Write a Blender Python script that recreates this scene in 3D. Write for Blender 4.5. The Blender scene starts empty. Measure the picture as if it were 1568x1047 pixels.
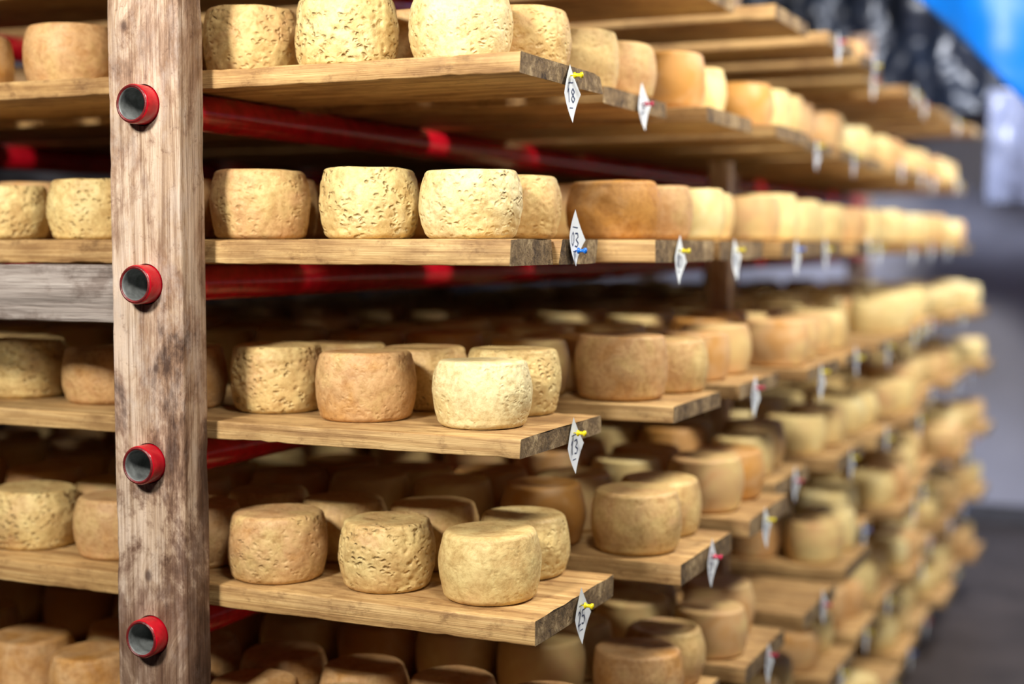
import bpy, bmesh, math, random
import numpy as np
from mathutils import Vector, Matrix, noise, Euler
random.seed(7)
H = 1.48
sc = bpy.context.scene
col = sc.collection

# ------------------------------------------------------------------ materials
def mat(name):
    m = bpy.data.materials.new(name); m.use_nodes = True
    nt = m.node_tree; b = nt.nodes['Principled BSDF']
    return m, nt, b
def N(nt, t, **kw):
    n = nt.nodes.new(t)
    for k, v in kw.items():
        if k in n.inputs: n.inputs[k].default_value = v
        else: setattr(n, k, v)
    return n
def ramp(nt, fac, stops, interp='LINEAR'):
    r = nt.nodes.new('ShaderNodeValToRGB'); r.color_ramp.interpolation = interp
    e = r.color_ramp.elements
    while len(e) < len(stops): e.new(0.5)
    for el, (p, c) in zip(e, stops):
        el.position = p; el.color = (*c, 1) if len(c) == 3 else c
    nt.links.new(fac, r.inputs[0]); return r
def mixc(nt, fac, a, b, mode='MIX'):
    n = nt.nodes.new('ShaderNodeMix'); n.data_type = 'RGBA'; n.blend_type = mode
    for sock, v in ((n.inputs[0], fac), (n.inputs[6], a), (n.inputs[7], b)):
        if hasattr(v, 'links'): nt.links.new(v, sock)
        else: sock.default_value = v if not isinstance(v, tuple) else (*v, 1)
    return n.outputs[2]
def math_(nt, op, a, b=None, c=None):
    n = nt.nodes.new('ShaderNodeMath'); n.operation = op
    for i, v in enumerate((a, b, c)):
        if v is None: continue
        if hasattr(v, 'links'): nt.links.new(v, n.inputs[i])
        else: n.inputs[i].default_value = v
    return n.outputs[0]
def vecnode(nt, scale=(1,1,1), use_random=True, seedattr=False):
    tc = nt.nodes.new('ShaderNodeTexCoord'); src = tc.outputs['Object']
    if use_random:
        oi = nt.nodes.new('ShaderNodeObjectInfo')
        m = math_(nt, 'MULTIPLY', oi.outputs['Random'], 37.0)
        a = nt.nodes.new('ShaderNodeVectorMath'); a.operation = 'ADD'
        nt.links.new(src, a.inputs[0]); nt.links.new(m, a.inputs[1]); src = a.outputs[0]
    if seedattr:
        at = nt.nodes.new('ShaderNodeAttribute'); at.attribute_name = 'seed'
        a = nt.nodes.new('ShaderNodeVectorMath'); a.operation = 'ADD'
        nt.links.new(src, a.inputs[0]); nt.links.new(at.outputs['Fac'], a.inputs[1]); src = a.outputs[0]
    mp = nt.nodes.new('ShaderNodeMapping'); mp.inputs['Scale'].default_value = scale
    nt.links.new(src, mp.inputs[0]); return mp.outputs[0]
def noise_(nt, vec, scale, detail=4, rough=.55, dist=0.0):
    n = N(nt, 'ShaderNodeTexNoise', Scale=scale, Detail=detail, Roughness=rough, Distortion=dist)
    nt.links.new(vec, n.inputs['Vector']); return n.outputs['Fac']
def bump(nt, b, h, strength, dist, prev=None):
    n = N(nt, 'ShaderNodeBump', Strength=strength if not hasattr(strength, 'links') else 1, Distance=dist)
    if hasattr(strength, 'links'): nt.links.new(strength, n.inputs['Strength'])
    nt.links.new(h, n.inputs['Height'])
    if prev is not None: nt.links.new(prev, n.inputs['Normal'])
    if b is not None: nt.links.new(n.outputs[0], b.inputs['Normal'])
    return n.outputs[0]

def make_wood_board():
    m, nt, b = mat('pine_board_wood')
    v = vecnode(nt, (1.2, 16, 22))
    g1 = noise_(nt, v, 3.0, 5, .6, 1.0)
    v2 = vecnode(nt, (2.0, 110, 190))
    g2 = noise_(nt, v2, 3.0, 3, .6)
    w = N(nt, 'ShaderNodeTexWave', Scale=1.3, Distortion=10.0, Detail=4.0)
    w.bands_direction = 'DIAGONAL'; w.inputs['Detail Scale'].default_value = .7
    v3 = vecnode(nt, (.8, 12, 26)); nt.links.new(v3, w.inputs['Vector'])
    c = ramp(nt, g1, [(.25, (.37,.21,.08)), (.45, (.60,.395,.17)), (.62, (.74,.53,.255)), (.8, (.60,.395,.18))])
    wr = ramp(nt, w.outputs['Fac'], [(.0, (.60,.50,.41)), (.35, (1,1,1)), (1, (1,1,1))])
    c2 = mixc(nt, .5, c.outputs[0], wr.outputs[0], 'MULTIPLY')
    fr = ramp(nt, g2, [(.3, (.60,.53,.44)), (.6, (1,1,1))])
    c3 = mixc(nt, .65, c2, fr.outputs[0], 'MULTIPLY')
    vb = vecnode(nt, (3, 6, 6)); bl = noise_(nt, vb, 1.8, 6, .68)
    br = ramp(nt, bl, [(.36, (.36,.26,.19)), (.56, (1,1,1))])
    c4 = mixc(nt, .7, c3, br.outputs[0], 'MULTIPLY')
    vs = vecnode(nt, (9, 14, 14)); sp = noise_(nt, vs, 3, 6, .72)
    sr = ramp(nt, sp, [(.32, (.34,.25,.18)), (.46, (1,1,1))])
    c4 = mixc(nt, .65, c4, sr.outputs[0], 'MULTIPLY')
    oi = nt.nodes.new('ShaderNodeObjectInfo')
    tr = ramp(nt, oi.outputs['Random'], [(0, (.76,.68,.59)), (.5, (.97,.94,.90)), (1, (1,.88,.73))])
    c5 = mixc(nt, .8, c4, tr.outputs[0], 'MULTIPLY')
    nt.links.new(c5, b.inputs['Base Color']); b.inputs['Roughness'].default_value = .62
    h = math_(nt, 'ADD', g1, g2); bump(nt, b, h, .5, .002)
    return m
def make_endgrain():
    m, nt, b = mat('board_end_grain')
    v = vecnode(nt, (1, 1, 1)); n1 = noise_(nt, v, 90, 5, .7, .5); n2 = noise_(nt, v, 22, 3)
    f = math_(nt, 'MULTIPLY', math_(nt, 'ADD', n1, n2), .5)
    c = ramp(nt, f, [(.36, (.05,.03,.015)), (.52, (.23,.15,.07)), (.67, (.58,.43,.23))])
    nt.links.new(c.outputs[0], b.inputs['Base Color']); b.inputs['Roughness'].default_value = .85
    bump(nt, b, n1, .8, .004); return m
def make_post(name, knots=(), dirt=.8, gain=1.0):
    m, nt, b = mat(name)
    tc = nt.nodes.new('ShaderNodeTexCoord'); src = tc.outputs['Object']
    knotdark = None; kf = None
    for (kx, kz, kr) in knots:
        mp = nt.nodes.new('ShaderNodeMapping')
        mp.inputs['Location'].default_value = (-kx, 0, -kz*.7); mp.inputs['Scale'].default_value = (1, 0, .7)
        nt.links.new(src, mp.inputs[0])
        ln = nt.nodes.new('ShaderNodeVectorMath'); ln.operation = 'LENGTH'; nt.links.new(mp.outputs[0], ln.inputs[0])
        d = ln.outputs['Value']
        mr = N(nt, 'ShaderNodeMapRange'); mr.interpolation_type = 'SMOOTHSTEP'
        mr.inputs['From Min'].default_value = 0; mr.inputs['From Max'].default_value = kr*3.5
        mr.inputs['To Min'].default_value = 1; mr.inputs['To Max'].default_value = 0
        nt.links.new(d, mr.inputs[0])
        kf = mr.outputs[0] if kf is None else math_(nt, 'ADD', kf, mr.outputs[0])
        mr2 = N(nt, 'ShaderNodeMapRange'); mr2.inputs['From Min'].default_value = kr*.4; mr2.inputs['From Max'].default_value = kr
        mr2.inputs['To Min'].default_value = 1; mr2.inputs['To Max'].default_value = 0; nt.links.new(d, mr2.inputs[0])
        knotdark = mr2.outputs[0] if knotdark is None else math_(nt, 'MAXIMUM', knotdark, mr2.outputs[0])
    mp = nt.nodes.new('ShaderNodeMapping'); mp.inputs['Scale'].default_value = (15, 15, .8)
    nt.links.new(src, mp.inputs[0]); v = mp.outputs[0]
    if kf is not None:
        cx = nt.nodes.new('ShaderNodeCombineXYZ'); k2 = math_(nt, 'MULTIPLY', kf, .28)
        nt.links.new(k2, cx.inputs[0])
        ad = nt.nodes.new('ShaderNodeVectorMath'); ad.operation = 'ADD'
        nt.links.new(v, ad.inputs[0]); nt.links.new(cx.outputs[0], ad.inputs[1]); v = ad.outputs[0]
    g1 = noise_(nt, v, 2.4, 7, .68, .5)
    mp2 = nt.nodes.new('ShaderNodeMapping'); mp2.inputs['Scale'].default_value = (170, 170, 4); nt.links.new(src, mp2.inputs[0])
    g2 = noise_(nt, mp2.outputs[0], 2.0, 5, .65)
    mp3 = nt.nodes.new('ShaderNodeMapping'); mp3.inputs['Scale'].default_value = (1, 1, .5); nt.links.new(src, mp3.inputs[0])
    st = noise_(nt, mp3.outputs[0], 11, 7, .7, .4); st2 = noise_(nt, mp3.outputs[0], 24, 6, .75); st3 = noise_(nt, src, 60, 5, .75)
    G = lambda c: tuple(min(1, x*gain) for x in c)
    c = ramp(nt, g1, [(.30, G((.24,.145,.09))), (.43, G((.46,.325,.22))), (.55, G((.67,.53,.41))), (.68, G((.60,.47,.375))), (.8, G((.41,.29,.205)))])
    s1 = ramp(nt, st, [(.36, (.20,.12,.09)), (.46, (.58,.46,.40)), (.54, (1,.98,.96)), (.7, (1.05,1.06,1.1))])
    c = mixc(nt, .85, c.outputs[0], s1.outputs[0], 'MULTIPLY')
    s2 = ramp(nt, st2, [(.50, (0,0,0)), (.64, (1,1,1))])
    c = mixc(nt, math_(nt, 'MULTIPLY', s2.outputs[0], .4), c, (.60,.52,.47))
    s3 = ramp(nt, st3, [(.30, (.35,.24,.2)), (.42, (1,1,1))])
    c = mixc(nt, .6, c, s3.outputs[0], 'MULTIPLY')
    fr = ramp(nt, g2, [(.38, (.42,.33,.27)), (.52, (1,1,1))])
    c = mixc(nt, .65, c, fr.outputs[0], 'MULTIPLY')
    sx = nt.nodes.new('ShaderNodeSeparateXYZ'); nt.links.new(src, sx.inputs[0])
    zz = math_(nt, 'ADD', sx.outputs[2], math_(nt, 'MULTIPLY', math_(nt, 'SUBTRACT', st, .5), 2.4))
    gr = ramp(nt, math_(nt, 'MULTIPLY', zz, .5), [(.49, (.38,.30,.27)), (.60, (1,1,1))])
    c = mixc(nt, dirt, c, gr.outputs[0], 'MULTIPLY')
    if knotdark is not None: c = mixc(nt, math_(nt, 'MULTIPLY', knotdark, .8), c, (.07,.035,.025))
    nt.links.new(c, b.inputs['Base Color']); b.inputs['Roughness'].default_value = .72
    h = math_(nt, 'ADD', math_(nt, 'ADD', g1, math_(nt, 'MULTIPLY', g2, .8)), math_(nt, 'MULTIPLY', st3, .5)); bump(nt, b, h, .6, .003)
    return m
def make_cheese(name, full=True):
    m, nt, b = mat(name)
    v = vecnode(nt, (1,1,1), use_random=False, seedattr=True)
    at = nt.nodes.new('ShaderNodeAttribute'); at.attribute_name = 'tint'
    nb = noise_(nt, v, 16, 5 if full else 2, .62, .5)
    t = math_(nt, 'ADD', at.outputs['Fac'], math_(nt, 'MULTIPLY', math_(nt, 'SUBTRACT', nb, .5), 1.1))
    c = ramp(nt, t, [(0, (.84,.735,.415)), (.25, (.77,.61,.275)), (.5, (.66,.465,.20)), (.72, (.63,.39,.185)), (1, (.56,.28,.07))])
    b.inputs['Roughness'].default_value = .52
    b.inputs['Specular IOR Level'].default_value = .35
    if not full:
        nt.links.new(c.outputs[0], b.inputs['Base Color']); return m
    ap = nt.nodes.new('ShaderNodeAttribute'); ap.attribute_name = 'pit'
    nf = noise_(nt, v, 150, 5, .7); nm = noise_(nt, v, 42, 5, .68, .6)
    s = ramp(nt, nm, [(.35, (.62,.49,.36)), (.55, (1,1,1))])
    c2 = mixc(nt, .55, c.outputs[0], s.outputs[0], 'MULTIPLY')
    s3 = ramp(nt, nf, [(.35, (.74,.66,.56)), (.52, (1,1,1)), (.75, (1.06,1.06,1.05))])
    c3 = mixc(nt, .65, c2, s3.outputs[0], 'MULTIPLY')
    vd = nt.nodes.new('ShaderNodeTexNoise'); vd.inputs['Scale'].default_value = 60; vd.inputs['Detail'].default_value = 2
    nt.links.new(v, vd.inputs['Vector'])
    sub = nt.nodes.new('ShaderNodeVectorMath'); sub.operation = 'MULTIPLY_ADD'
    nt.links.new(vd.outputs['Color'], sub.inputs[0]); sub.inputs[1].default_value = (.018,.018,.014); nt.links.new(v, sub.inputs[2])
    mp = nt.nodes.new('ShaderNodeMapping'); mp.inputs['Scale'].default_value = (1,1,1.4); nt.links.new(sub.outputs[0], mp.inputs[0])
    vo = N(nt, 'ShaderNodeTexVoronoi', Scale=92.0)
    nt.links.new(mp.outputs[0], vo.inputs['Vector'])
    pr = ramp(nt, vo.outputs['Distance'], [(.05, (0,0,0)), (.50, (1,1,1))], 'EASE')
    pm = noise_(nt, v, 30, 2); pmr = ramp(nt, pm, [(.40, (0,0,0)), (.56, (1,1,1))])
    ps = math_(nt, 'MULTIPLY', ap.outputs['Fac'], pmr.outputs[0])
    inv = math_(nt, 'MULTIPLY', math_(nt, 'SUBTRACT', 1.0, pr.outputs[0]), ps)
    c4 = mixc(nt, math_(nt, 'MULTIPLY', inv, .34), c3, (.38,.25,.10))
    nt.links.new(c4, b.inputs['Base Color'])
    hp = math_(nt, 'MULTIPLY', inv, -1.0)
    n1 = bump(nt, None, hp, 1.0, .0034)
    n2 = bump(nt, None, nf, .55, .0015, n1)
    bump(nt, b, nm, .4, .0024, n2)
    return m
def simple(name, c, rough=.5, metal=0, noise_scale=None, var=.3, bmp=0):
    m, nt, b = mat(name)
    b.inputs['Roughness'].default_value = rough; b.inputs['Metallic'].default_value = metal
    tc = nt.nodes.new('ShaderNodeTexCoord')
    n = noise_(nt, tc.outputs['Object'], noise_scale or 10, 5, .6)
    r = ramp(nt, n, [(.3, tuple(x*(1-var) for x in c)), (.65, c)])
    nt.links.new(r.outputs[0], b.inputs['Base Color'])
    if bmp: bump(nt, b, n, bmp, .01)
    return m
M_board = make_wood_board(); M_end = make_endgrain(); M_cheese = make_cheese('cheese_rind'); M_stock = make_cheese('cheese_rind_stock', False)
M_post = make_post('weathered_post_wood', [(-.005, 1.48-.462, .008), (.015, 1.48-.17, .006), (-.03,1.48+.30,.007)])
M_post2 = make_post('weathered_beam_wood')
M_red = simple('red_enamel_pipe', (.62,.004,.018), .26, 0, 40, .45, .08)
M_red.node_tree.nodes['Principled BSDF'].inputs['Coat Weight'].default_value = .3
M_redend = simple('worn_red_pipe_end', (.20,.012,.014), .45, 0, 70, .7, .2)
M_bore = simple('pipe_bore_steel', (.26,.28,.28), .5, .3, 60, .6, .1)
M_paper = simple('label_paper', (.84,.89,.93), .7, 0, 40, .08)
M_ink = simple('blue_black_ink', (.03,.05,.14), .6)
M_py = simple('yellow_pin_plastic', (.85,.70,.01), .25)
M_pb = simple('blue_pin_plastic', (.01,.16,.70), .25)
M_pr = simple('red_pin_plastic', (.55,.02,.08), .25)
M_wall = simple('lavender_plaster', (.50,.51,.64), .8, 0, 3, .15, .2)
M_wall2 = simple('shaded_plaster', (.12,.12,.15), .85, 0, 3, .3, .2)  # plaster with shade put into its colour, to cut bounced light
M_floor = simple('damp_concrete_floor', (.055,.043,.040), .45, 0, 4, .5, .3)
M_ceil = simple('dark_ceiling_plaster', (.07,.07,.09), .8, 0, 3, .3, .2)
M_tarp = simple('blue_tarpaulin', (.0,.20,.90), .45, 0, 8, .15, .1)
M_black = simple('dark_plastic_film', (.012,.017,.03), .36, 0, 5, .5, .15)
M_clear = simple('milky_plastic_film', (.17,.19,.28), .3, 0, 8, .3, .2)

# ------------------------------------------------------------------ mesh helpers
def obj(name, verts, faces, mats, fm=None, smooth=True, parent=None, loc=(0,0,0), rot=(0,0,0)):
    me = bpy.data.meshes.new(name); me.from_pydata([tuple(v) for v in verts], [], faces)
    for m in mats: me.materials.append(m)
    if fm is not None: me.polygons.foreach_set('material_index', fm)
    me.polygons.foreach_set('use_smooth', [smooth]*len(me.polygons)); me.update()
    o = bpy.data.objects.new(name, me); col.objects.link(o); o.location = loc; o.rotation_euler = rot
    if parent: o.parent = parent
    return o
def empty(name, loc=(0,0,0)):
    e = bpy.data.objects.new(name, None); e.empty_display_size = .1; col.objects.link(e); e.location = loc; return e
def flat_by_angle(o, ang=35):
    try:
        o.data.set_sharp_from_angle(angle=math.radians(ang))
    except Exception: pass

def rrect(w, h, r, k=3):
    pts = []
    for cx, cy, a0 in ((w/2-r, h/2-r, 0), (-w/2+r, h/2-r, 90), (-w/2+r, -h/2+r, 180), (w/2-r, -h/2+r, 270)):
        for i in range(k+1):
            a = math.radians(a0+90*i/k); pts.append((cx+r*math.cos(a), cy+r*math.sin(a)))
    return pts
def prism(name, axis, length, w, h, r, mats, nseg=24, rough=.0008, seed=0, parent=None, loc=(0,0,0), endmat=1, freq=15):
    """timber: rounded-rectangle section swept along an axis with slightly worn arrises"""
    base = rrect(w, h, r); verts = []
    pts = []
    for i in range(len(base)):
        a = base[i]; b = base[(i+1) % len(base)]
        d = math.hypot(a[0]-b[0], a[1]-b[1]); k = max(1, int(d/.03))
        for j in range(k): pts.append((a[0]+(b[0]-a[0])*j/k, a[1]+(b[1]-a[1])*j/k))
    n = len(pts)
    for s in range(nseg+1):
        u = -length/2+length*s/nseg
        for (p, q) in pts:
            corner = (abs(abs(p)-w/2) < r*1.2 and abs(abs(q)-h/2) < r*1.2)
            pp, qq = p, q
            if corner:
                nz = max(0, noise.noise(Vector((u*freq+seed*7.3, math.copysign(3, p)+seed, math.copysign(5, q))))*rough*2
                            + noise.noise(Vector((u*freq*4+seed*7.3, math.copysign(3, p), math.copysign(5, q))))*rough)
                pp -= math.copysign(nz, p); qq -= math.copysign(nz, q)
            du = noise.noise(Vector((p*40+seed*3, q*40, 5)))*rough*2.2 if s in (0, nseg) else 0
            if axis == 'X': verts.append((u+du, pp, qq))
            elif axis == 'Z': verts.append((pp, qq, u+du))
            else: verts.append((pp, u+du, qq))
    faces = []; fm = []
    for s in range(nseg):
        for i in range(n):
            a = s*n+i; b2 = s*n+(i+1) % n
            faces.append((a, b2, b2+n, a+n)); fm.append(0)
    faces.append(tuple(range(n-1, -1, -1))); faces.append(tuple(nseg*n+i for i in range(n))); fm += [endmat, endmat]
    o = obj(name, verts, faces, mats, fm, True, parent, loc)
    bm = bmesh.new(); bm.from_mesh(o.data); bmesh.ops.recalc_face_normals(bm, faces=bm.faces); bm.to_mesh(o.data); bm.free()
    flat_by_angle(o, 40)
    return o
def tube(name, p0, length, ro, ri, mats, seg=40, parent=None):
    x, y, z = p0
    prof = [(ri, length, 1), (ri, .004, 1), (ri+.0012, .001, 1), ((ro+ri)/2, 0, 2), (ro-.0012, .001, 2), (ro, .004, 2), (ro, .03, 0), (ro, length*.66, 0), (ro, length, 0)]
    verts = []; faces = []; fm = []
    for (r, yy, mi) in prof:
        for i in range(seg):
            a = 2*math.pi*i/seg; verts.append((x+r*math.cos(a), y+yy, z+r*math.sin(a)))
    for k in range(len(prof)-1):
        for i in range(seg):
            a = k*seg+i; b = k*seg+(i+1) % seg
            faces.append((a, b, b+seg, a+seg)); fm.append(1 if k < 2 else (2 if k < 4 else 0))
    k = len(prof)-1
    for i in range(seg):
        a = k*seg+i; b = k*seg+(i+1) % seg; faces.append((a, b, (i+1) % seg, i)); fm.append(0)
    o = obj(name, verts, faces, mats, fm, True, parent)
    bm = bmesh.new(); bm.from_mesh(o.data); bmesh.ops.recalc_face_normals(bm, faces=bm.faces); bm.to_mesh(o.data); bm.free()
    flat_by_angle(o, 50); return o

# ------------------------------------------------------------------ cheese geometry
def profile(r, h, n, rnd):
    fb = rnd.uniform(.010, .014); ft = rnd.uniform(.0065, .0105); bul = rnd.uniform(.0045, .0075)
    pts = [(0, 0), (r*.45, 0), (r*.72, .0)]
    for i in range(6):
        a = -math.pi/2+math.pi/2*i/6
        pts.append((r-bul-fb+fb*math.cos(a), fb+fb*math.sin(a)))
    for i in range(n+1):
        u = i/n; z = fb+(h-fb-ft)*u
        pts.append((r-bul+bul*math.sin(math.pi*u)**.8, z))
    for i in range(1, 7):
        a = math.pi/2*i/6
        pts.append((r-bul-ft+ft*math.cos(a), h-ft+ft*math.sin(a)))
    pts += [(r*.75, h-.0002), (r*.5, h-.0006), (r*.25, h-.001), (0, h-.001)]
    return pts
def cheese_arrays(r, h, seg, n, seed, lump=.0009, pit=0.0):
    rnd = random.Random(seed)
    pts = profile(r, h, n, rnd); V = []
    ox, oy = rnd.uniform(0, 50), rnd.uniform(0, 50); ex = rnd.uniform(-.012, .012)
    tiltx, tilty = rnd.uniform(-.025, .025), rnd.uniform(-.025, .025)
    lump = lump*(1+.9*pit)
    for k, (rr, z) in enumerate(pts):
        if rr == 0:
            V.append((0, 0, z)); continue
        for i in range(seg):
            a = 2*math.pi*i/seg; ca, sa = math.cos(a), math.sin(a)
            d = noise.noise(Vector((ca*1.8+ox, sa*1.8+oy, z*22)))*lump*1.6
            d += noise.noise(Vector((ca*5+oy, sa*5+ox, z*70)))*lump*.8
            if pit > 0:
                q = noise.noise(Vector((ca*8.5+ox*1.3, sa*8.5+oy, z*150)))
                mk = max(0, min(1, (noise.noise(Vector((ca*1.8+oy, sa*1.8, z*14)))+.25)*2))
                if q > .14: d -= min(1, (q-.14)/.30)*.0023*pit*mk
            side = min(1, max(0, (rr-r*.75)/(r*.15)))
            rad = rr+d*side
            zz = z+(tiltx*ca+tilty*sa)*rad*(z/h)*.8
            if z > h*.85: zz += noise.noise(Vector((ca*rr*28+ox, sa*rr*28+oy, 3)))*lump*.7
            V.append((rad*ca*(1+ex), rad*sa*(1-ex), zz))
    F = []
    nr = len(pts)-2
    R = lambda k, i: 1+k*seg+(i % seg)
    for i in range(seg): F.append((0, R(0, i+1), R(0, i)))
    for k in range(nr-1):
        for i in range(seg): F.append((R(k, i), R(k, i+1), R(k+1, i+1), R(k+1, i)))
    top = 1+nr*seg
    for i in range(seg): F.append((top, R(nr-1, i), R(nr-1, i+1)))
    return V, F
def set_attr(me, name, vals):
    a = me.attributes.new(name, 'FLOAT', 'POINT'); a.data.foreach_set('value', vals)
ccount = 0
def cheese(x, y, z, r=.071, h=.096, tint=.4, pit=.3, fine=True, rot=None):
    global ccount; ccount += 1
    V, F = cheese_arrays(r, h, 176 if fine else 96, 36 if fine else 16, 100+ccount, .0009, pit)
    o = obj('cheese_wheel', V, F, [M_cheese], None, True, None, (x, y, z+.0003), (0, 0, rot if rot is not None else random.uniform(0, 6.28)))
    n = len(V); set_attr(o.data, 'tint', [tint]*n); set_attr(o.data, 'pit', [pit]*n); set_attr(o.data, 'seed', [ccount*.73]*n)
    return o

# ------------------------------------------------------------------ rack
XP = -1.277
tops = [.482, .245, .008, -.250, -.486, -.745, -1.01, -1.27]
ths  = [.028, .027, .035, .026, .033, .030, .030, .030]
PR = .027
pz = [H+t-th-PR for t, th in zip(tops, ths)]
rack = empty('cheese_aging_rack', (XP, 1.63, 0))
def adopt(o):
    o.parent = rack; o.matrix_parent_inverse = Matrix.Translation((-XP, -1.63, 0)); return o
XL = -2.30
def post(x, y, w, d, name, m, holes=True, zt=H+.95):
    o = prism(name, 'Z', zt, w, d, .004, [m, M_end], nseg=220, rough=.0010, seed=x*3+y, loc=(x, y, zt/2), freq=9)
    for v in o.data.vertices: v.co.z += zt/2
    o.location.z = 0
    if holes:
        bm = bmesh.new()
        for z in pz:
            bmesh.ops.create_cone(bm, segments=40, radius1=PR+.0015, radius2=PR+.0015, depth=.4, cap_ends=True,
                matrix=Matrix.Translation((x, y, z)) @ Matrix.Rotation(math.pi/2, 4, 'X'))
        cm = bpy.data.meshes.new('c'); bm.to_mesh(cm); bm.free(); co = bpy.data.objects.new('c', cm); col.objects.link(co)
        md = o.modifiers.new('b', 'BOOLEAN'); md.operation = 'DIFFERENCE'; md.object = co; md.solver = 'EXACT'
        dg = bpy.context.evaluated_depsgraph_get(); dg.update()
        nm = bpy.data.meshes.new_from_object(o.evaluated_get(dg)); o.modifiers.clear(); o.data = nm
        bpy.data.objects.remove(co)
        flat_by_angle(o, 40)
    return adopt(o)
post(XP, 1.6285, .120, .057, 'front_post', M_post)
post(XL, 1.6285, .120, .057, 'front_post_left', M_post2)
post(XP, 4.43, .10, .057, 'middle_post', M_post2)
post(XL, 4.43, .120, .057, 'middle_post_left', M_post2)
post(XP, 6.72, .10, .057, 'rear_post', M_post2)
post(XL, 6.72, .10, .057, 'rear_post_left', M_post2)
M_light = make_post('pale_upright_wood', dirt=0.0, gain=1.7)
post(-.930, 3.232, .048, .045, 'inner_upright', M_light, holes=False, zt=H+.19)
for i, z in enumerate(pz):
    adopt(tube('red_pipe_%d' % i, (XP, 1.575, z), 5.25, PR, .0205, [M_red, M_bore, M_redend]))
    adopt(tube('red_pipe_left_%d' % i, (XL, 1.575, z), 5.25, PR, .0205, [M_red, M_bore, M_redend]))
xb0, xb1 = XL+.061, XP-.061
b = prism('cross_beam', 'X', xb1-xb0, .045, .082, .004, [M_post2, M_end], nseg=60, rough=.0012, seed=4, loc=((xb0+xb1)/2, 1.632, H-.069))
adopt(b)
mb, nt, bb = mat('grey_beam_wood')
v = vecnode(nt, (1.1, 16, 16), False); g1 = noise_(nt, v, 2.6, 6, .65, .5)
v2 = vecnode(nt, (5, 140, 140), False); g2 = noise_(nt, v2, 2.0, 4); v3 = vecnode(nt, (6, 9, 9), False); g3 = noise_(nt, v3, 2.0, 5, .7)
c = ramp(nt, g1, [(.3, (.16,.135,.12)), (.5, (.33,.285,.26)), (.7, (.48,.43,.40))]); fr = ramp(nt, g2, [(.36, (.45,.4,.38)), (.52, (1,1,1))])
cc = mixc(nt, .6, c.outputs[0], fr.outputs[0], 'MULTIPLY')
sr = ramp(nt, g3, [(.35, (.4,.33,.3)), (.5, (1,1,1))]); cc = mixc(nt, .7, cc, sr.outputs[0], 'MULTIPLY')
nt.links.new(cc, bb.inputs['Base Color']); bb.inputs['Roughness'].default_value = .75
bump(nt, bb, math_(nt, 'ADD', g1, g2), .6, .003)
b.data.materials[0] = mb

# ------------------------------------------------------------------ tags
DIG = {'1': [[(.2,.7),(.5,1),(.5,0)]], '3': [[(.1,.95),(.6,1),(.75,.75),(.35,.52),(.8,.3),(.55,0),(.1,.05)]],
       '2': [[(.1,.75),(.35,1),(.75,.8),(.55,.4),(.1,0),(.85,.05)]], '5': [[(.8,1),(.25,1),(.2,.55),(.6,.6),(.8,.3),(.5,0),(.1,.08)]],
       '7': [[(.1,1),(.8,1),(.4,0)],[(.3,.5),(.75,.5)]], '0': [[(.5,1),(.15,.7),(.2,.2),(.5,0),(.8,.3),(.8,.75),(.5,1)]],
       '8': [[(.5,.52),(.2,.75),(.5,1),(.8,.75),(.5,.52),(.15,.25),(.5,0),(.85,.25),(.5,.52)]], '4': [[(.6,0),(.6,1),(.1,.35),(.9,.35)]]}
def tag(x, y, z, pinz, pinmat, text, size=.037, tilt=0.0, curl=.004, name='paper_tag'):
    V = []; F = []; fm = []; n = 8
    def cv(u, w):
        cu = curl*(abs(u)/size)**2*1.2 + curl*.6*max(0, -w/size)**2
        ct, st = math.cos(tilt), math.sin(tilt)
        return (.0025+cu, u*ct-w*st, u*st+w*ct)
    for i in range(n+1):
        for j in range(n+1):
            a = -1+2*i/n; b_ = -1+2*j/n
            V.append(cv((a-b_)*.5*size*.82, (a+b_)*.5*size*1.08))
    for i in range(n):
        for j in range(n):
            k = i*(n+1)+j; F.append((k, k+1, k+n+2, k+n+1)); fm.append(0)
    def stroke(pl, cx, cz, s, wd):
        for (p, q) in zip(pl[:-1], pl[1:]):
            dx, dz = q[0]-p[0], q[1]-p[1]; L = math.hypot(dx, dz) or 1
            for st in range(3):
                p1 = (p[0]+dx*st/3, p[1]+dz*st/3); q1 = (p[0]+dx*(st+1)/3, p[1]+dz*(st+1)/3)
                nx, nz = -dz/L*wd, dx/L*wd
                base = len(V)
                for (pp, sg) in ((p1, 1), (q1, 1), (q1, -1), (p1, -1)):
                    c_ = cv(cx+pp[0]*s+nx*sg, cz+pp[1]*s*1.25+nz*sg)
                    V.append((c_[0]+.0006, c_[1], c_[2]))
                F.append((base, base+1, base+2, base+3)); fm.append(1)
    s = size*.42
    for k, ch in enumerate(text):
        for pl in DIG[ch]: stroke(pl, -size*.40+k*s*.95, -size*.32, s, .0008)
    stroke([(-.5,0),(.5,.02)], 0, size*.40, size*.5, .0005)
    stroke([(-.35,0),(.3,.0)], 0, -size*.52, size*.5, .0005)
    prof = [(0,.0),(.0009,.0),(.0009,.006),(.0045,.007),(.0045,.0085),(.0026,.010),(.0024,.015),(.0042,.017),(.0042,.0195),(0,.0205)]
    base = len(V); sg = 14
    for (r, xx) in prof:
        for i in range(sg):
            a = 2*math.pi*i/sg; V.append((xx+.001, r*math.cos(a), pinz-z+r*math.sin(a)))
    for k in range(len(prof)-1):
        for i in range(sg):
            F.append((base+k*sg+i, base+k*sg+(i+1) % sg, base+(k+1)*sg+(i+1) % sg, base+(k+1)*sg+i)); fm.append(2)
    return obj(name, V, F, [M_paper, M_ink, pinmat], fm, True, None, (x, y, z))

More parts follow.
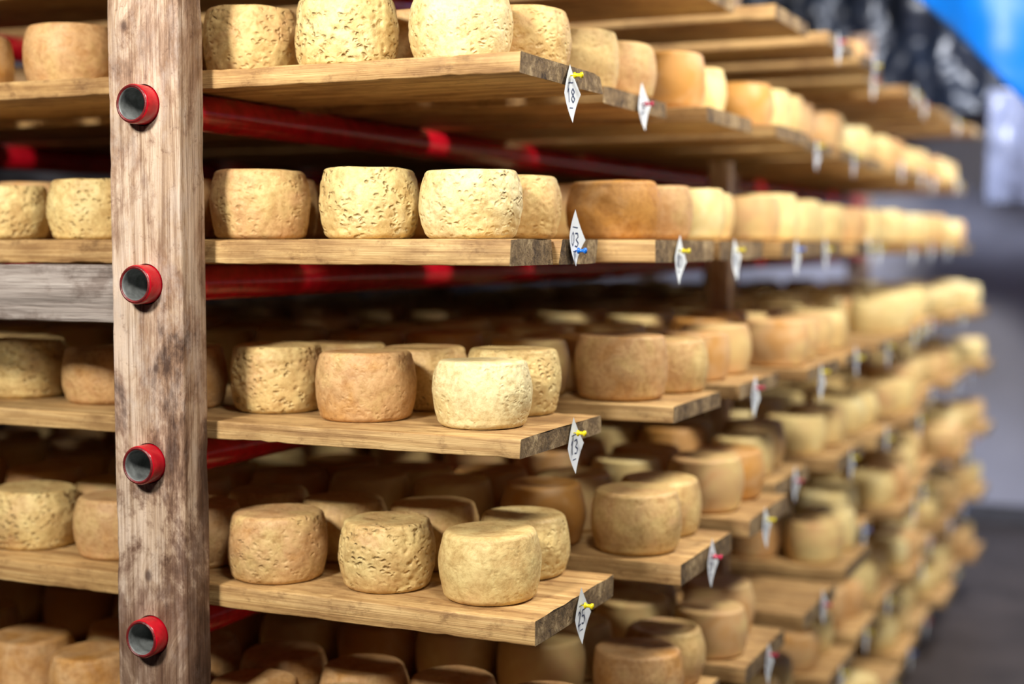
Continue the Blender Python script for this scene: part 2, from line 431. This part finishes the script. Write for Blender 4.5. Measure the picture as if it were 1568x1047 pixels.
# ------------------------------------------------------------------ boards
def board(xe, y0, y1, ztop, th, xl=-2.46, seed=0, near=False):
    L = xe-xl
    return prism('shelf_board', 'X', L, y1-y0, th, .0022, [M_board, M_end], nseg=120 if near else 16,
              rough=.0018 if near else .0008, seed=seed, loc=((xe+xl)/2, (y0+y1)/2, ztop-th/2), freq=12)
first_x = [-.75, -.748, -.762, -.748, -.726, -.75, -.74, -.74]
rng = random.Random(21)
BO = []
for s in range(8):
    zt_ = H+tops[s]
    if s == 2:
        board(first_x[s], 1.68, 1.822, zt_, ths[s], seed=s, near=True)
        board(-.752, 1.826, 1.966, zt_, ths[s], seed=s+20, near=True)
    else:
        board(first_x[s], 1.68, 1.975, zt_, ths[s], seed=s, near=True)
    for k in range(1, 12):
        y0 = 2.08+.4*(k-1)+rng.uniform(-.02, .02); w = rng.uniform(.285, .31)
        if s == 1: xe = -.79 if k == 1 else rng.uniform(-.78, -.72)
        elif s == 0: xe = rng.uniform(-.78, -.70)
        elif s == 2: xe = -.698 if k == 1 else rng.uniform(-.76, -.69)
        else: xe = rng.uniform(-.71, -.62)
        if s == 4 and k == 1: xe, y0, w = -.654, 2.075, .28
        if s == 3 and k == 1: xe, y0, w = -.683, 2.12, .26
        if s == 5 and k == 2: xe, y0, w = -.65, 2.44, .29
        if s == 5 and k == 3: xe, y0, w = -.637, 2.84, .31
        if k == 3: w = min(w, 3.198-y0)
        if k == 4: y0 = max(y0, 3.268)
        board(xe, y0, y0+w, zt_, ths[s], seed=s*13+k)
        BO.append((s, k, xe, y0, y0+w))
        if rng.random() < .85 and k < 11:
            c_ = rng.choice([M_py, M_py, M_pb, M_pr]) if not (s == 1 and k == 1) else M_pr
            tz = zt_-ths[s]/2-rng.uniform(0, .022)
            tag(xe, y0+w*rng.uniform(.3, .6), tz, zt_-ths[s]*.5, c_, rng.choice(['13','25','57','80','14']), tilt=rng.uniform(-.25, .25))
tag(-.748, 1.846, H+.207, H+.2315, M_py, '18', tilt=.05)
tag(-.762+.010, 1.872, H+.010, H-.008, M_pb, '03', tilt=-.10, curl=.006)
tag(-.748, 1.862, H-.281, H-.263, M_py, '13', tilt=.02)
tag(-.726, 1.836, H-.515, H-.500, M_py, '25', tilt=-.03)

# ------------------------------------------------------------------ cheeses on the front boards
FR = {
 1: [(-.89,1.80,.0725,.100,.12,.5),(-1.06,1.78,.0735,.100,.26,1.0),(-1.235,1.80,.072,.100,.46,.7),(-1.40,1.80,.071,.098,.5,.4),
     (-1.575,1.80,.073,.096,.72,.05),(-1.79,1.80,.072,.094,.78,.05),
     (-.865,1.949,.073,.098,.45,.5),(-1.025,1.935,.070,.10,.6,.2),(-1.18,1.955,.071,.095,.5,.3)],
 2: [(-.868,1.785,.0715,.094,.08,.65),(-1.028,1.785,.0715,.099,.26,1.0),(-1.213,1.785,.073,.100,.58,.4),(-1.378,1.79,.0705,.094,.78,.1),
     (-1.524,1.79,.0715,.092,.30,.8),(-1.711,1.79,.071,.086,.34,.9),
     (-.868,1.935,.068,.092,.45,.4),(-1.115,1.935,.070,.094,.6,.2),(-1.29,1.935,.070,.094,.6,.2),(-1.61,1.94,.070,.094,.6,.2)],
 3: [(-.854,1.792,.0705,.091,.00,.30),(-1.045,1.80,.073,.097,.70,.25),(-1.217,1.832,.071,.100,.42,1.0),(-1.382,1.81,.071,.095,.80,.1),
     (-1.532,1.823,.072,.088,.70,.15),(-1.713,1.833,.073,.095,.40,1.0),
     (-.876,1.945,.0715,.097,.32,.6),(-1.032,1.954,.071,.094,.55,.4),(-1.19,1.985,.070,.094,.55,.2)],
 4: [(-.835,1.776,.0710,.095,.36,.12),(-.9985,1.777,.0700,.096,.46,.9),(-1.173,1.762,.0720,.097,.62,.45),(-1.336,1.79,.071,.093,.7,.2),
     (-1.486,1.79,.072,.093,.70,.1),(-1.66,1.79,.073,.094,.44,1.0),
     (-.852,1.927,.0700,.090,.28,.35),(-1.003,1.928,.0705,.095,.55,.1),(-1.157,1.922,.0700,.092,.5,.3),(-1.31,1.94,.07,.092,.55,.3)],
 5: [(-1.07,1.765,.071,.093,.7,.2),(-1.225,1.77,.071,.093,.75,.2),(-1.40,1.78,.071,.093,.78,.2),(-1.555,1.80,.071,.093,.8,.1),(-1.715,1.83,.074,.095,.8,.1),  # browner tints on this level also carry the low shelf's shade
     (-.958,1.905,.071,.095,.7,.1),(-1.112,1.905,.071,.095,.8,.1),(-1.27,1.92,.071,.095,.75,.1),(-1.445,1.93,.071,.095,.75,.1),(-.80,1.90,.071,.093,.7,.1)],
}
placed = {s: [] for s in range(8)}
for s, L in FR.items():
    for (x, y, r, h, t, p) in L:
        cheese(x, y, H+tops[s], r, h, t, p); placed[s].append((x, y, r))
SECOND = {1: [(-.876,2.19,.071,.098,.46,.2),(-.862,2.335,.071,.094,.58,.1)],
          2: [(-.80,2.165,.076,.092,.95,.0),(-.79,2.318,.071,.090,.68,.1)],
          3: [(-.80,2.207,.076,.104,.70,.1),(-.77,2.352,.0705,.090,.55,.2)],
          4: [(-.755,2.155,.073,.098,.56,.1),(-.765,2.303,.071,.094,.5,.2)],
          5: [(-.756,2.17,.073,.095,.80,.05),(-.76,2.317,.071,.094,.6,.1)]}
for s, L in SECOND.items():
    for (x, y, r, h, t, p) in L:
        cheese(x, y, H+tops[s], r, h, t, p, fine=False); placed[s].append((x, y, r))

# ------------------------------------------------------------------ the rest of the stock, one mesh per shelf level
rs = random.Random(5)
temps = [cheese_arrays(.071, .095, 36, 6, 900+i, .0012, 0) for i in range(8)]
for s in range(8):
    VV = []; FF = []; T = []; S = []
    def add(x, y, tt=None):
        for (a, b_, r_) in placed[s]:
            if (a-x)**2+(b_-y)**2 < (r_+.0725)**2: return
        if s > 0 and abs(x+.93) < .10 and abs(y-3.232) < .10: return
        V, F = rs.choice(temps); k = rs.uniform(.94, 1.04); kh = rs.uniform(.9, 1.08)
        a = rs.uniform(0, 6.28); ca, sa = math.cos(a)*k, math.sin(a)*k
        n0 = len(VV)
        VV.extend([(x+v[0]*ca-v[1]*sa, y+v[0]*sa+v[1]*ca, H+tops[s]+.0003+v[2]*kh) for v in V])
        FF.extend([tuple(i+n0 for i in f) for f in F])
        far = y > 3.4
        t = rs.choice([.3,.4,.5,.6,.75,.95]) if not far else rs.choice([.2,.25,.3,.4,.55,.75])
        if s >= 5 and y < 3: t += .15  # low near shelves tinted browner, painting their shade into the rind
        if s == 1 and y > 2.4 and y < 2.7 and x > -.95: t = .9
        if tt is not None: t = tt
        T.extend([t]*len(V)); S.extend([rs.uniform(0, 50)]*len(V))
    if s == 0:
        for (x, y) in ((-.86,4.22),(-.88,4.37),(-1.04,4.22),(-1.4,1.79),(-1.6,1.80),(-1.8,1.79),(-1.5,1.93)): add(x, y, .9)
    else:
      for row in (1.79, 1.94):
        x = -1.87 if s in FR else -.84
        if s in FR and row > 1.9: x = {1:-1.34, 2:-1.46, 3:-1.345, 4:-1.465, 5:-1.60}[s]
        while x > -2.38:
            add(x, row+rs.uniform(-.006, .006)); x -= rs.uniform(.150, .172)
      for (ss, k, xe, y0, y1) in BO:
        if ss != s: continue
        gap = 0
        if s == 5 and k == 3: gap = .26
        elif rs.random() < .05 and k > 4: gap = rs.uniform(.1, .2)
        for row in (y0+.076, y1-.074):
            x = xe-.085-rs.uniform(0, .03)-gap
            if k == 1 and s in SECOND: x = SECOND[s][0][0]-.16
            while x > -2.38:
                add(x, row+rs.uniform(-.002, .002)); x -= rs.uniform(.149, .168)
    o = obj('cheese_wheel_stock', VV, FF, [M_stock], None, True)
    set_attr(o.data, 'tint', T); set_attr(o.data, 'seed', S)

# ------------------------------------------------------------------ room shell
def slab(name, x0, x1, y0, y1, z0, z1, m):
    V = [(x, y, z) for x in (x0, x1) for y in (y0, y1) for z in (z0, z1)]
    F = [(0,1,3,2),(4,6,7,5),(0,4,5,1),(2,3,7,6),(0,2,6,4),(1,5,7,3)]
    return obj(name, V, F, [m], None, False)
RX0, RX1, RY0, RY1, RZ = -3.1, 1.0, -2.2, 8.0, 2.95
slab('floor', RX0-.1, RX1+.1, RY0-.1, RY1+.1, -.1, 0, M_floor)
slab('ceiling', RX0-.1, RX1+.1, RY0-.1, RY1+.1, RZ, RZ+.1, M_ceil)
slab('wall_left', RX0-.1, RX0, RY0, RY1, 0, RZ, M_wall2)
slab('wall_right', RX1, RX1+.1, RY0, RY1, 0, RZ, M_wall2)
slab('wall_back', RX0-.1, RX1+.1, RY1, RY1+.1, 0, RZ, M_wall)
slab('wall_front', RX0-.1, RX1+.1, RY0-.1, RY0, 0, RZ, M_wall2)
slab('baseboard_back', RX0, RX1, RY1-.02, RY1, 0, .10, simple('grey_skirting', (.10,.10,.12), .6))

def sheet(name, x0, x1, zlow, ztop, y, m, nx=60, nz=40, amp=.04, freq=14, seed=0, crumple=.02):
    V = []; F = []
    for i in range(nx+1):
        u = i/nx; x = x0+(x1-x0)*u
        zl = zlow(x) if callable(zlow) else zlow
        for j in range(nz+1):
            w = j/nz; z = zl+(ztop-zl)*w
            yy = y+amp*math.sin(x*freq+seed+noise.noise(Vector((x*2, z*2, seed)))*2)*(1-.5*w)
            yy += crumple*noise.noise(Vector((x*9, z*5, seed)))+crumple*.5*noise.noise(Vector((x*22, z*14, seed)))
            V.append((x, yy, z))
    for i in range(nx):
        for j in range(nz):
            k = i*(nz+1)+j; F.append((k, k+nz+1, k+nz+2, k+1))
    o = obj(name, V, F, [m], None, True)
    md = o.modifiers.new('thickness', 'SOLIDIFY'); md.thickness = .0015
    return o
def tl(x):
    if x < -.30: u = (x+.69)/.39; return H+.73-.40*(max(0, u)**1.05)
    return H+.33-.10*(x+.30)
sheet('blue_tarpaulin', -.69, .75, tl, RZ, 4.2, M_tarp, amp=.05, freq=9, seed=2)
sheet('dark_plastic_sheet', -3.0, .95, lambda x: H+.60+.04*math.sin(x*5), RZ, 7.35, M_black, nx=160, amp=.04, freq=7, seed=5, crumple=.07)
sheet('milky_plastic_curtain', -.76, .5, lambda x: H+.12+.08*math.sin(x*7), H+.72, 7.1, M_clear, nx=80, amp=.03, freq=30, seed=9, crumple=.02)

# ------------------------------------------------------------------ lights
def area(name, loc, target, size, power, colr, sy=None, spread=180):
    l = bpy.data.lights.new(name, 'AREA'); l.energy = power; l.color = colr; l.size = size
    l.spread = math.radians(spread)
    if sy: l.shape = 'RECTANGLE'; l.size_y = sy
    o = bpy.data.objects.new(name, l); col.objects.link(o); o.location = loc
    o.rotation_euler = (Vector(target)-Vector(loc)).to_track_quat('-Z', 'Y').to_euler(); return o
area('ceiling_lamp_front', (-1.12, -.65, 2.78), (-1.0, 2.0, 1.9), .40, 64, (1, .94, .84), spread=130)
area('ceiling_lamp_near_aisle', (.0, .75, 2.85), (-.8, 2.0, 1.1), .35, 28, (1, .95, .86))
area('ceiling_lamp_aisle', (.25, 2.5, 2.85), (-.75, 4.2, .9), .5, 86, (1, .93, .82))
area('ceiling_lamp_aisle_rear', (.3, 4.9, 2.85), (-.75, 6.2, .8), .5, 78, (1, .94, .83))
area('ceiling_lamp_rear', (-.1, 6.2, 2.8), (-.6, 8.0, 1.0), .4, 75, (.82, .87, 1))
w = bpy.data.worlds.new('World'); sc.world = w; w.use_nodes = True
w.node_tree.nodes['Background'].inputs[0].default_value = (.35, .42, .6, 1); w.node_tree.nodes['Background'].inputs[1].default_value = .3

# ------------------------------------------------------------------ camera
cd = bpy.data.cameras.new('camera'); cam = bpy.data.objects.new('camera', cd); col.objects.link(cam)
cam.location = (0, 0, H); cam.rotation_euler = (math.radians(90-3.86), 0, math.radians(24.3))
cd.sensor_width = 36; cd.lens = 50.5; cd.dof.use_dof = True; cd.dof.focus_distance = 1.93; cd.dof.aperture_fstop = 1.6
cd.clip_start = .05
sc.camera = cam
sc.view_settings.view_transform = 'Standard'
